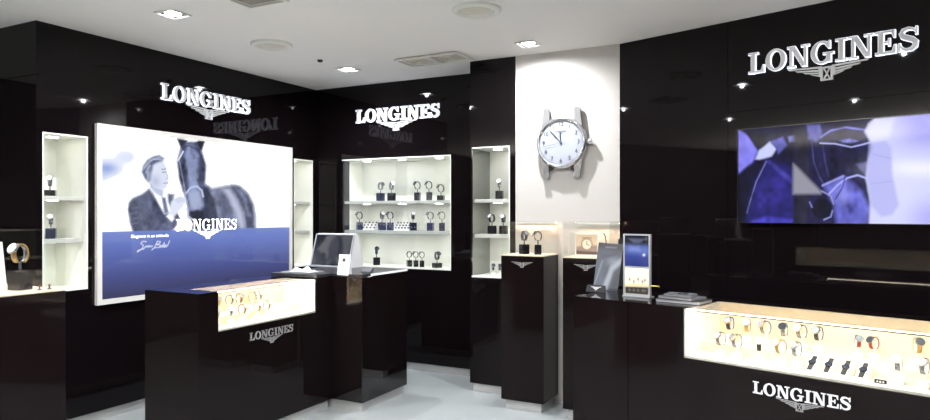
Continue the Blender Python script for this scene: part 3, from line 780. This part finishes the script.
# contents of the pedestal at the left edge of the view
display(-2.82, 1.556, 1.1435, 'larger one inside the pedestal at the left edge', 'black', 'gold', 'dial_white', 'steel', .2, 1.15, 'the glass pedestals', look='two-tone')
t = thing('picture_card', 'pale card leaning in the glass pedestal at the left edge', 'card', (-2.95, 1.525, 1.1435), LEFT)
obj('card', MB().prism([(-.05, .0), (.05, .0), (.05, .19), (-.05, .19)], -.002, .002).xform(Matrix.Translation((0, 0, .0012)) @ Matrix.Rotation(-.18, 4, 'X')), 'paper_white', t)
for yy, lab in ((1.583, 'left one of two short pegs in the front left pedestal'), (1.622, 'right one of two short pegs in the front left pedestal')):
    t = thing('display_peg', lab, 'peg', (-2.735, yy, 1.1435), 0, 'short pegs in the front left pedestal')
    obj('base', MB().lathe([(0, 0), (.008, 0), (.008, .004), (0, .005)], n=14), 'steel', t); obj('post', MB().cyl((0, 0, .0045), (0, 0, .02), .003, .004, n=10), 'leather_brown', t)

# ================================================================== COUNTERS
def counter(label, x0, x1, g0, g1, zg, depth, gd, loc, rz, zt=.98, joint=None, led='led_counter'):
    t = thing('display_counter', label, 'counter', loc, rz, 'black display counters')
    c = MB()
    xs = [x0, g0, g1, x1] if joint is None else [x0, joint, joint+.003, g0, g1, x1]
    xs = sorted(xs)
    c.panel(xs, [.07, zg, zt], 0, .02, [(g0, g1, zg, zt)]+([(joint, joint+.003, 0, zt)] if joint is not None else []))
    c.box(x0, x1, .02, depth, .07, zg); c.box(x0, g0, .02, depth, zg, zt); c.box(g1, x1, .02, depth, zg, zt); c.box(g0, g1, gd, depth, zg, zt)
    obj('cabinet', c, 'black_counter', t)
    obj('plinth', B(x0+.02, x1-.02, .022, depth-.02, 0, .0695), 'brushed_steel', t)
    e = .001
    obj('deck', B(g0+e, g1-e, .009, gd-.0125, zg+e, zg+.012), 'deck_grey', t)
    obj('riser', B(g0+.0105, g1-.0105, gd*.45, gd-.0125, zg+.0125, zg+.062, bev=.002), 'case_amber', t)
    obj('back_panel', B(g0+e, g1-e, gd-.012, gd-e, zg+e, zt-.009), 'case_amber', t)
    for xa, xb in ((g0+e, g0+.010), (g1-.010, g1-e)): obj('side_panel', B(xa, xb, .009, gd-.0125, zg+.0125, zt-.009), 'case_warm', t)
    obj('glass_front', B(g0+.0005, g1-.0005, .0005, .0065, zg+.0005, zt-.0065), 'glass', t)
    obj('glass_top', B(g0+.0005, g1-.0005, .0005, gd-.0005, zt-.006, zt), 'glass', t)
    obj('light_bar', B(g0+.012, g1-.012, .012, .024, zt-.0130, zt-.0075), led, t)
    obj('edge_trim', B(g0+.0105, g1-.0105, .0072, .0095, zt-.0150, zt-.0068), 'trim_bronze', t)
    return t
# left counter
LC = counter('black display counter with lit glass top before the framed lightbox', 0, 1.2155, .144, 1.040, .735, -3.164-onY(145, 290, 2.736).x, .31, (-3.164, 2.736, 0), LEFT)
def counter_sign(t, cx, zb, w=.40, h=.05):
    mb = MB(); first = True
    for m2 in word_meshes(w, h, .005, cx-w/2, zb): mb._merge(m2.bm)
    obj('lettering', mb, ['letter_dim', 'letter_dim'] if t is LC else ['letter_edge', 'letter_edge'], t, (0, -.0003, 0))
    obj('emblem', emblem(w*.5, .042, .004, cx, zb-.003), ['letter_dim', 'letter_dim'], t, (0, -.0003, 0))
counter_sign(LC, .592, .640)
# the till counter beside it steps forward
t = thing('till_counter', 'plain black counter block stepping forward right of the lit left counter', 'counter', (-2.889, 3.9535, 0), LEFT)
obj('cabinet', B(0, .606, 0, .71, .07, .984, bev=.0025), 'till_black', t)
obj('plinth', B(.022, .586, .022, .69, 0, .0695), 'brushed_steel', t)
t = thing('worktop', 'thin dark worktop slab carrying the till and the white card', 'worktop', (0, 0, 0))
poly = [(-3.60, 3.778), (-3.166, 3.778), (-3.166, 3.952), (-2.889, 3.952), (-2.889, 4.56), (-3.60, 4.56)]
mb = MB(); A_ = [mb.bm.verts.new((x, y, .985)) for x, y in poly]; B_ = [mb.bm.verts.new((x, y, 1.004)) for x, y in poly]
mb.bm.faces.new(A_[::-1]); mb.bm.faces.new(B_)
for i in range(6): mb.bm.faces.new((A_[i], A_[(i+1) % 6], B_[(i+1) % 6], B_[i]))
obj('slab', mb, 'dark_mat', t)
obj('edge_strip', B(-2.8885, -2.883, 4.06, 4.56, .987, 1.003), 'letter_edge', t)
# right counter
A0 = (-.564, 3.458)
RC = counter('long black display counter with lit glass top before the video screen', -.667, 1.25, 0, 1.10, .728, .5, .42, (*A0, 0), RIGHT, joint=-.313)
counter_sign(RC, .548, .620, .405, .055)
def rc(tx, ty): p = Vector((*A0, 0))+xd*tx+nd*ty; return p.x, p.y

BC = counter('added lit display counter out of view, left of the viewer', -1.1, 1.1, -.95, .95, .735, .5, .42, (-2.6, -.55, 0), PI-PHI, led='added_counter_led')  # added out of view to put bright streaks into the right wall's reflection
counter_sign(BC, 0, .640)
pedestal('added glass-topped black pedestal out of view, far left of the entrance', .336, .31, (-4.75, .6, 0), LEFT, False)  # added out of view as a source of warm reflections in the black wall
# contents of the left counter (local x along it, y into it)
def lc(tx, ty): return -3.164-ty, 2.736+tx
zf, zr = .735+.0125, .735+.0625
lw = [(.715, .235, 1), (.22, .10, 0), (.25, .235, 1), (.33, .10, 0), (.345, .235, 1), (.43, .10, 0), (.45, .235, 1), (.535, .235, 1), (.56, .10, 0), (.65, .10, 0), (.655, .235, 1)]
cnt = [0, 0]
lw.sort(key=lambda r: (r[2], r[0]))
for i, (tx, ty, r) in enumerate(lw):
    x, y = lc(tx, ty); cnt[r] += 1
    display(x, y, (zf, zr)[r], f'{ORD[cnt[r]-1]} from left, {("front", "back")[r]} row of left counter', 'white',
            ('gold', 'steel', 'leather_brown')[i % 3], ('dial_grey', 'dial_white')[i % 2], ('gold', 'steel')[i % 2], PI/2+random.uniform(-.6, .6), .95, 'the left counter')
# contents of the right counter
zf, zr = .728+.0125, .728+.0625
rwatch = [(.145, .11, 0), (.225, .11, 0), (.33, .11, 0), (.43, .11, 0), (.20, .30, 1), (.38, .30, 1), (.46, .30, 1), (.535, .30, 1), (.93, .30, 1), (.90, .11, 0), (.99, .11, 0), (.11, .30, 1), (.29, .30, 1), (.50, .11, 0), (1.04, .30, 1)]
rwatch.sort(key=lambda r: (r[2], r[0]))
cnt = [0, 0]
for i, (tx, ty, r) in enumerate(rwatch):
    x, y = rc(tx, ty); cnt[r] += 1
    display(x, y, (zf, zr)[r], f'{ORD[cnt[r]-1]} from left, {("front", "back")[r]} row of right counter', 'white',
            ('steel', 'steel', 'leather_black', 'gold', 'steel')[i % 5], ('dial_grey', 'dial_dark', 'dial_white')[i % 3], ('steel', 'gold')[i % 2], RIGHT+random.uniform(-.6, .6), 1.0, 'the right counter')
def sloped_pad(i):
    x, y = rc(.565+.068*i, .115)
    t = thing('sloping_pad', f'white sloping pad under a black strap, {ORD[i]} from left in the right counter', 'pad', (x, y, zf), RIGHT, 'sloping pads in the right counter')
    prof = [(-.05, .0004), (.05, .0004), (.05, .052), (.045, .055), (-.05, .008)]
    mb = MB(); mb.prism([(a_, b_) for a_, b_ in prof], -.022, .022); mb.xform(Matrix.Rotation(PI/2, 4, 'Z'))
    obj('pad', mb, 'acrylic_white', t)
    t = thing('wristwatch', f'black strap watch lying on a sloping pad, {ORD[i]} of four from left', 'watch', (x, y, zf), RIGHT, 'black strap watches on sloping pads')
    ang = math.atan2(.047, .095)
    mx = Matrix.Translation((0, -.0025, .0332)) @ Matrix.Rotation(ang, 4, 'X')
    obj('strap', B(-.010, .010, -.05, .05, .0003, .004, bev=.001).xform(mx), 'leather_black', t)
    obj('case', MB().lathe([(0, .0042), (.016, .0042), (.0165, .009), (.014, .011)], n=20).xform(mx), 'block_black', t)
    obj('dial', MB().lathe([(.014, .0105), (0, .0105)], n=20).xform(mx), 'dial_dark', t)
for i in range(4): sloped_pad(i)
for i, tx in enumerate((.70, .765)):
    x, y = rc(tx, .30)
    display(x, y, zr, f'{("left", "right")[i]} of red pair at back of right counter', 'white', 'leather_red', 'dial_dark', 'steel', RIGHT+(.5, -.5)[i], .85, 'the right counter')
x, y = rc(.845, .06)
t = thing('price_tag', 'small black price tag at the front of the right counter', 'tag', (x, y, zf), RIGHT)
obj('plate', B(-.022, .022, -.002, .008, .0004, .016), 'block_black', t); obj('foot', B(-.018, .018, .008, .02, .0004, .003), 'block_black', t)
for k in range(3): obj('mark', B(-.014+k*.011, -.008+k*.011, -.0026, -.0021, .005, .011), 'paper_white', t)

# ================================================================== THINGS ON THE RIGHT COUNTER
zt = .9803
p = onZ(637, 297, zt)
# upright acrylic display with backlit pictures
t = thing('display_stand', 'upright silver-framed leaflet stand with blue and white picture panels', 'display stand', (p.x, p.y, zt), RIGHT+.10)
wS, hS = .160, .354
obj('frame', MB().panel([-wS/2, -wS/2+.008, wS/2-.008, wS/2], [.006, .014, .163, .172, hS-.008, hS], -.008, .012,
    [(-wS/2+.008, wS/2-.008, .014, .163), (-wS/2+.008, wS/2-.008, .172, hS-.008)]), 'pos_silver', t)
obj('foot', B(-wS/2, wS/2, -.02, .05, .0004, .006), 'pos_silver', t)
def ink_top(P):
    P.c[:] = lin((52, 66, 140)); P.poly([(0,0),(100,0),(100,34),(0,32)], (16, 17, 26), 3)
    P.poly([(14,10),(86,10),(62,24),(38,24)], (96, 102, 124), 4, .7); P.poly([(0,34),(100,34),(100,60),(0,54)], (110, 130, 196), 16, .7)
    P.poly([(20,36),(60,36),(66,52),(18,50)], (132, 148, 200), 8, .6); P.blob(80, 62, 5, 4, (240, 244, 255), 1); P.blob(50, 95, 60, 18, (36, 44, 104), .7)
    P.blob(90, 10, 5, 6, (110, 112, 122), .7)
def ink_low(P):
    P.c[:] = lin((255, 246, 226)); P.poly([(0,70),(100,66),(100,100),(0,100)], (52, 50, 46), 5); P.poly([(0,60),(100,58),(100,70),(0,73)], (240, 220, 170), 3, .8)
    for k, (a_, b_) in enumerate(((20,44),(38,52),(56,42),(74,50),(84,44))):
        P.line([(a_, b_-9), (a_, b_+10)], 2.5, (150, 120, 86), 3, .8); P.blob(a_, b_, 4, 4, (92, 82, 72), .9); P.blob(a_, 84, 5, 5, (120, 116, 106), .8)
picture('upper_panel', wS-.017, .173, 40, 44, 'backlit_print', t, ink_top, -.004, None, .008).location = (0, 0, .1725)
picture('lower_panel', wS-.017, .148, 40, 44, 'backlit_print', t, ink_low, -.004, None, .008).location = (0, 0, .0145)
obj('yellow_tab', B(wS/2+.0005, wS/2+.05, -.004, -.001, .066, .072), 'yellow_tab', t)['label'] = 'thin yellow tab sticking out at the right'
# leaning grey brochure in its holder
p = onZ(607, 291, zt)
t = thing('brochure', 'grey watch brochure leaning upright left of the leaflet stand', 'brochure', (p.x-.012, p.y+.045, zt), RIGHT+.18)
bw_, bh = .158, .288
def ink_bro(P):
    P.c[:] = lin((78, 86, 102)); P.poly([(0,0),(100,0),(100,14),(0,12)], (30, 35, 46), 6)
    P.line([(30,9),(76,8)], 2.2, (150, 158, 176), 2, .8)
    P.blob(70, 38, 30, 10, (150, 160, 178), .9); P.blob(20, 60, 18, 30, (104, 113, 132), .8); P.blob(40, 84, 50, 14, (116, 126, 144), .7)
    P.poly([(34,100),(60,48),(100,30),(100,40),(74,58),(56,100)], (206, 214, 228), 6, .8); P.poly([(64,100),(84,62),(100,52),(100,100)], (52, 58, 72), 8, .8)
    P.line([(20,30),(50,26),(90,18)], 5, (60, 68, 84), 6, .8); P.line([(4,90),(24,40)], 4, (190, 198, 214), 5, .6)
    P.c *= .5
pc = picture('cover', bw_, bh, 40, 70, 'paper_print', t, ink_bro, 0, None, .004)
pc.location = (0, -.03, .002); pc.rotation_euler = (-.16, .06, 0)
bk = obj('easel_back', MB().box(-.05, .05, .006, .010, .012, bh*.9), 'book_dark', t, (0, -.03, .002)); bk.rotation_euler = (-.16, .06, 0)
obj('easel_leg', MB().prism([(-.02, .0006), (.02, .0006), (.012, .19), (-.012, .19)], .0, .004).xform(Matrix.Translation((0, .058, 0)) @ Matrix.Rotation(.18, 4, 'X')), 'book_dark', t)
# black card behind the brochure
p = onZ(614, 289, zt)
t = thing('black_card', 'plain black card standing behind the grey brochure', 'card', (p.x+.035, p.y+.155, zt), RIGHT)
obj('card', B(-.055, .055, 0, .003, .003, .305), 'plate_black', t); obj('foot', B(-.055, .055, -.02, .03, .0004, .003), 'block_black', t)
# small black name plate with a winged mark
p = onZ(595, 292.5, zt)
t = thing('name_plate', 'small black plate with a silver winged mark before the brochure', 'plate', (p.x, p.y+.012, zt), RIGHT+.15)
mb = MB().prism([(-.064, .0006), (.064, .0006), (.058, .043), (-.058, .043)], -.003, .003).xform(Matrix.Rotation(-.3, 4, 'X'))
obj('plate', mb, 'plate_black', t)
obj('emblem', emblem(.07, .022, .001, 0, .034).xform(Matrix.Rotation(-.3, 4, 'X') @ Matrix.Translation((0, -.0033, 0))), ['letter_face', 'letter_edge'], t)
obj('foot', B(-.05, .05, .004, .03, .0004, .003), 'block_black', t)
# booklets
zz = zt
for k, (px, py, w_, d_, h_, a_, c_, lab) in enumerate(((681, 296.5, .24, .17, .016, .05, 'book_dark', 'dark booklet at the bottom of the pile on the long counter'),
        (675, 295, .20, .15, .012, -.10, 'book_grey', 'grey booklet in the middle of the pile on the long counter'),
        (670, 294, 0.15, .11, .010, .16, 'book_grey', 'slim grey leaflet with a dark ring on top of the booklet pile'))):
    p = onZ(px, py, zz+h_)
    q_ = rc(-.095-.014*k, .20+.01*k)
    t = thing('booklet', lab, 'booklet', (q_[0], q_[1], zz+.0004), RIGHT+a_, 'booklets on the long counter')
    obj('cover', MB().box(-w_/2, w_/2, -d_/2, d_/2, 0, .001).box(-w_/2, w_/2, -d_/2, d_/2, h_-.001, h_).box(-w_/2, -w_/2+.001, -d_/2, d_/2, .001, h_-.001), c_, t)
    obj('pages', B(-w_/2+.0015, w_/2-.003, -d_/2+.003, d_/2-.003, .0012, h_-.0012), 'page_grey', t)
    if k == 2: obj('printed_figure', MB().lathe([(.03, h_+.0003), (.03, h_+.0006), (.012, h_+.0006)], (.01, 0, 0), n=20), 'block_black', t)
    zz += h_+.0005

# ================================================================== THINGS ON THE TILL COUNTER
zw = 1.0045
pL, pR = onZ(310.5, 267.5, zw), onZ(349, 268.5, zw)
yb_ = pR.y; xr = pR.x; xl = onY(310.5, 266.5, yb_).x; wd = xr-xl
top_z = onY(349, 235.5, yb_).z-zw
yT = .085
t = thing('till_terminal', 'white till terminal with a dark slanted touch screen', 'till', ((xl+xr)/2, yb_, zw))
hz = top_z+.012
side = [(0, .0004), (.195, .0004), (.195, .012), (yT+.030, hz-.004), (yT+.018, hz), (yT, hz-.006)]
hb = MB().prism(side, -wd/2, wd/2).xform(Matrix.Rotation(PI/2, 4, 'Z'))
bmesh.ops.recalc_face_normals(hb.bm, faces=hb.bm.faces[:])
obj('housing', hb, 'pos_white', t)
ang = -math.atan2(yT, hz)
L_ = math.hypot(yT, hz-.006)
def slant(mb): return mb.xform(Matrix.Translation((0, -.0008, 0)) @ Matrix.Rotation(ang, 4, 'X'))
obj('bezel', slant(MB().panel([-wd/2, -wd/2+.010, wd/2-.010, wd/2], [.004, .016, L_-.010, L_-.001], -.010, 0, [(-wd/2+.010, wd/2-.010, .016, L_-.010)])), 'pos_silver', t)
obj('touch_screen', slant(B(-wd/2+.0103, wd/2-.0103, -.007, -.0003, .0163, L_-.0103)), 'screen_dark', t)
# tilted white card with a dark mark
p = onZ(342, 275.5, zw)
t = thing('white_card', 'small white tent card leaning before the till screen', 'card', (p.x+.006, p.y, zw), .3)
hc, wc = .150, .085
mb = MB().prism([(-wc/2, .0006), (wc/2, .0006), (wc/2, hc), (-wc/2, hc)], -.0015, 0).xform(Matrix.Rotation(-.22, 4, 'X') @ Matrix.Rotation(.05, 4, 'Y'))
obj('front_leaf', mb.xform(Matrix.Translation((0, 0, .002))), 'paper_white', t)
mb = MB().prism([(-wc/2, .0006), (wc/2, .0006), (wc/2, hc), (-wc/2, hc)], 0, .0015).xform(Matrix.Translation((0, .075, .002)) @ Matrix.Rotation(.26, 4, 'X'))
obj('rear_leaf', mb, 'paper_white', t)
mb = B(-.016, .008, -.0022, -.0016, .098, .122).xform(Matrix.Translation((0, 0, .002)) @ Matrix.Rotation(-.22, 4, 'X') @ Matrix.Rotation(.05, 4, 'Y'))
obj('printed_mark', mb, 'block_black', t)
# silver tray and white cloth
p = onZ(300, 271.3, zw)
t = thing('tray', 'flat silver tray at the left end of the worktop', 'tray', (-3.40, 3.90, zw), 0)
obj('plate', B(-.13, .13, -.09, .09, .0004, .004, bev=.001), 'pos_silver', t)
obj('rim', MB().panel([-.13, -.124, .124, .13], [-.09, -.084, .084, .09], .0045, .010, [(-.124, .124, -.084, .084)]).xform(Matrix(((1,0,0,0),(0,0,1,0),(0,1,0,0),(0,0,0,1)))), 'pos_silver', t)
mb = MB(); n = 22; g = {}
for i in range(n):
    for j in range(n):
        u, v = i/(n-1)*2-1, j/(n-1)*2-1
        r = max(abs(u), abs(v))
        zc_ = .0045+max(0, 1-r**2.5)*(.022+.012*math.sin(7*u+3*v)+.010*math.cos(9*v-4*u))
        g[i, j] = mb.bm.verts.new((u*.10+.01*math.sin(5*v), v*.06+.01*math.cos(4*u), max(.0085, zc_)))
for i in range(n-1):
    for j in range(n-1): mb.bm.faces.new((g[i,j], g[i+1,j], g[i+1,j+1], g[i,j+1])).smooth = True
o = obj('polishing_cloth', mb, 'cloth_white', None, (-3.385, 3.90, zw)); tag(o, 'crumpled white cloth lying on the silver tray', 'cloth')
md = o.modifiers.new('thick', 'SOLIDIFY'); md.thickness = .0015; md.offset = 1
# small grey box by the till
p = onZ(368, 276, zw)
t = thing('card_reader', 'small grey card reader right of the white tent card', 'card reader', (-2.955, 4.11, zw), .4)
obj('body', MB().prism([(-.06, .0005), (.06, .0005), (.06, .030), (.03, .034), (-.06, .016)], -.035, .035).xform(Matrix.Rotation(PI/2, 4, 'Z')), 'book_grey', t)
obj('key_pad', MB().box(-.025, .025, -.05, .0, .001, .003).xform(Matrix.Translation((0, 0, .020)) @ Matrix.Rotation(.20, 4, 'X')), 'block_black', t)

# ================================================================== GIANT WALL WATCH
cxw = onY(563.2, 143.3, YP)
t = thing('wall_clock', 'giant silver wristwatch-shaped clock on the white column', 'clock', (cxw.x, YP-.0005, cxw.z))
Rr = .198
obj('case', MB().lathe([(Rr-.02, 0), (Rr-.004, -.006), (Rr, -.02), (Rr, -.048), (Rr-.006, -.060), (Rr-.022, -.066), (Rr-.028, -.058)], ax='y', n=64), 'clock_case', t)
obj('dial', MB().lathe([(Rr-.0275, -.054), (.0, -.054)], ax='y', n=64), 'clock_dial', t)
for sx in (-1, 1):
    for sz in (-1, 1):
        poly = [(sx*.100, sz*.150), (sx*.100, sz*.258), (sx*.108, sz*.266), (sx*.132, sz*.266), (sx*.142, sz*.256), (sx*.160, sz*.125)]
        if sx*sz < 0: poly = poly[::-1]
        lg = obj('lug', MB().prism(poly, -.046, -.012), 'clock_case', t)
        obj('end_cap', MB().cyl((sx*.098, -.03, sz*.250), (sx*.145, -.03, sz*.250), .016, n=16), 'clock_case', lg)
        ins = [(sx*.070, sz*.176), (sx*.070, sz*.200), (sx*.098, sz*.214), (sx*.098, sz*.158)]
        if sz < 0: obj('strap_end', MB().prism(ins if sx*sz > 0 else ins[::-1], -.034, -.014), 'recess_black', t)
obj('crown', MB().cyl((Rr, -.034, 0), (Rr+.012, -.034, 0), .012, n=20).cyl((Rr+.012, -.034, 0), (Rr+.034, -.034, 0), .024, n=24), 'clock_case', t)
for k in range(1, 13):
    a = k/12*2*PI
    text_mesh(str(k), .044, 'clock_ink', t, (.138*math.sin(a), -.0552, .138*math.cos(a)), (PI/2, 0, 0), 'numeral', .0006)
mk = MB()
for k in range(60):
    a = k/60*2*PI; r0, r1 = (.158, .166) if k % 5 else (.156, .167)
    mk.prism([(-.0008, r0), (.0008, r0), (.0008, r1), (-.0008, r1)], -.0552, -.0545) if False else None
    b2 = MB().prism([(-.0007, r0), (.0007, r0), (.0007, r1), (-.0007, r1)], -.0552, -.0542); b2.xform(Matrix.Rotation(a, 4, 'Y')); mk._merge(b2.bm)
obj('minute_track', mk, 'clock_ink', t)
mb = MB()
for m2 in word_meshes(.085, .013, .0008, -.0425, .078): mb._merge(m2.bm)
obj('dial_lettering', mb, ['clock_ink', 'clock_ink'], t, (0, -.0543, 0))
obj('dial_emblem', emblem(.034, .012, .0008, 0, .074), ['clock_ink', 'clock_ink'], t, (0, -.0543, 0))
def hand(name, a, ln, w, tail, y):
    mb = MB().prism([(-w*.5, -tail), (w*.5, -tail), (w, ln*.55), (.0006, ln), (-.0006, ln), (-w, ln*.55)], y-.0012, y)
    obj(name, mb.xform(Matrix.Rotation(a, 4, 'Y')), 'clock_ink', t)
hand('hour_hand', math.radians(-3.5), .098, .0058, .012, -.0560)
hand('minute_hand', math.radians(-42), .142, .0045, .016, -.0578)
hand('second_hand', math.radians(-101), .150, .0011, .045, -.0596)
obj('centre_cap', MB().lathe([(.008, -.0545), (.008, -.0615), (0, -.063)], ax='y', n=20), 'clock_ink', t)

# ================================================================== CAMERA, WORLD, RENDER
cam = bpy.data.cameras.new('camera'); co = bpy.data.objects.new('camera', cam); COL.objects.link(co)
cam.sensor_width = 36; cam.lens = 36*F/930; cam.shift_y = (CY-210)/930; cam.clip_start = .05
co.location = (0, 0, H); co.rotation_euler = (PI/2, 0, YAW)
sc.camera = co
w = bpy.data.worlds.new('world'); sc.world = w; w.use_nodes = True
w.node_tree.nodes['Background'].inputs[0].default_value = (.5, .5, .52, 1); w.node_tree.nodes['Background'].inputs[1].default_value = .05
vs = sc.view_settings; vs.view_transform = 'Standard'; vs.look = 'None'; vs.gamma = 1; vs.use_curve_mapping = False
vs.exposure = 0.0
cy = sc.cycles
cy.use_denoising = True; cy.max_bounces = 10; cy.diffuse_bounces = 5; cy.glossy_bounces = 6; cy.transmission_bounces = 8
cy.transparent_max_bounces = 32; cy.sample_clamp_indirect = 6; cy.caustics_reflective = False; cy.caustics_refractive = False
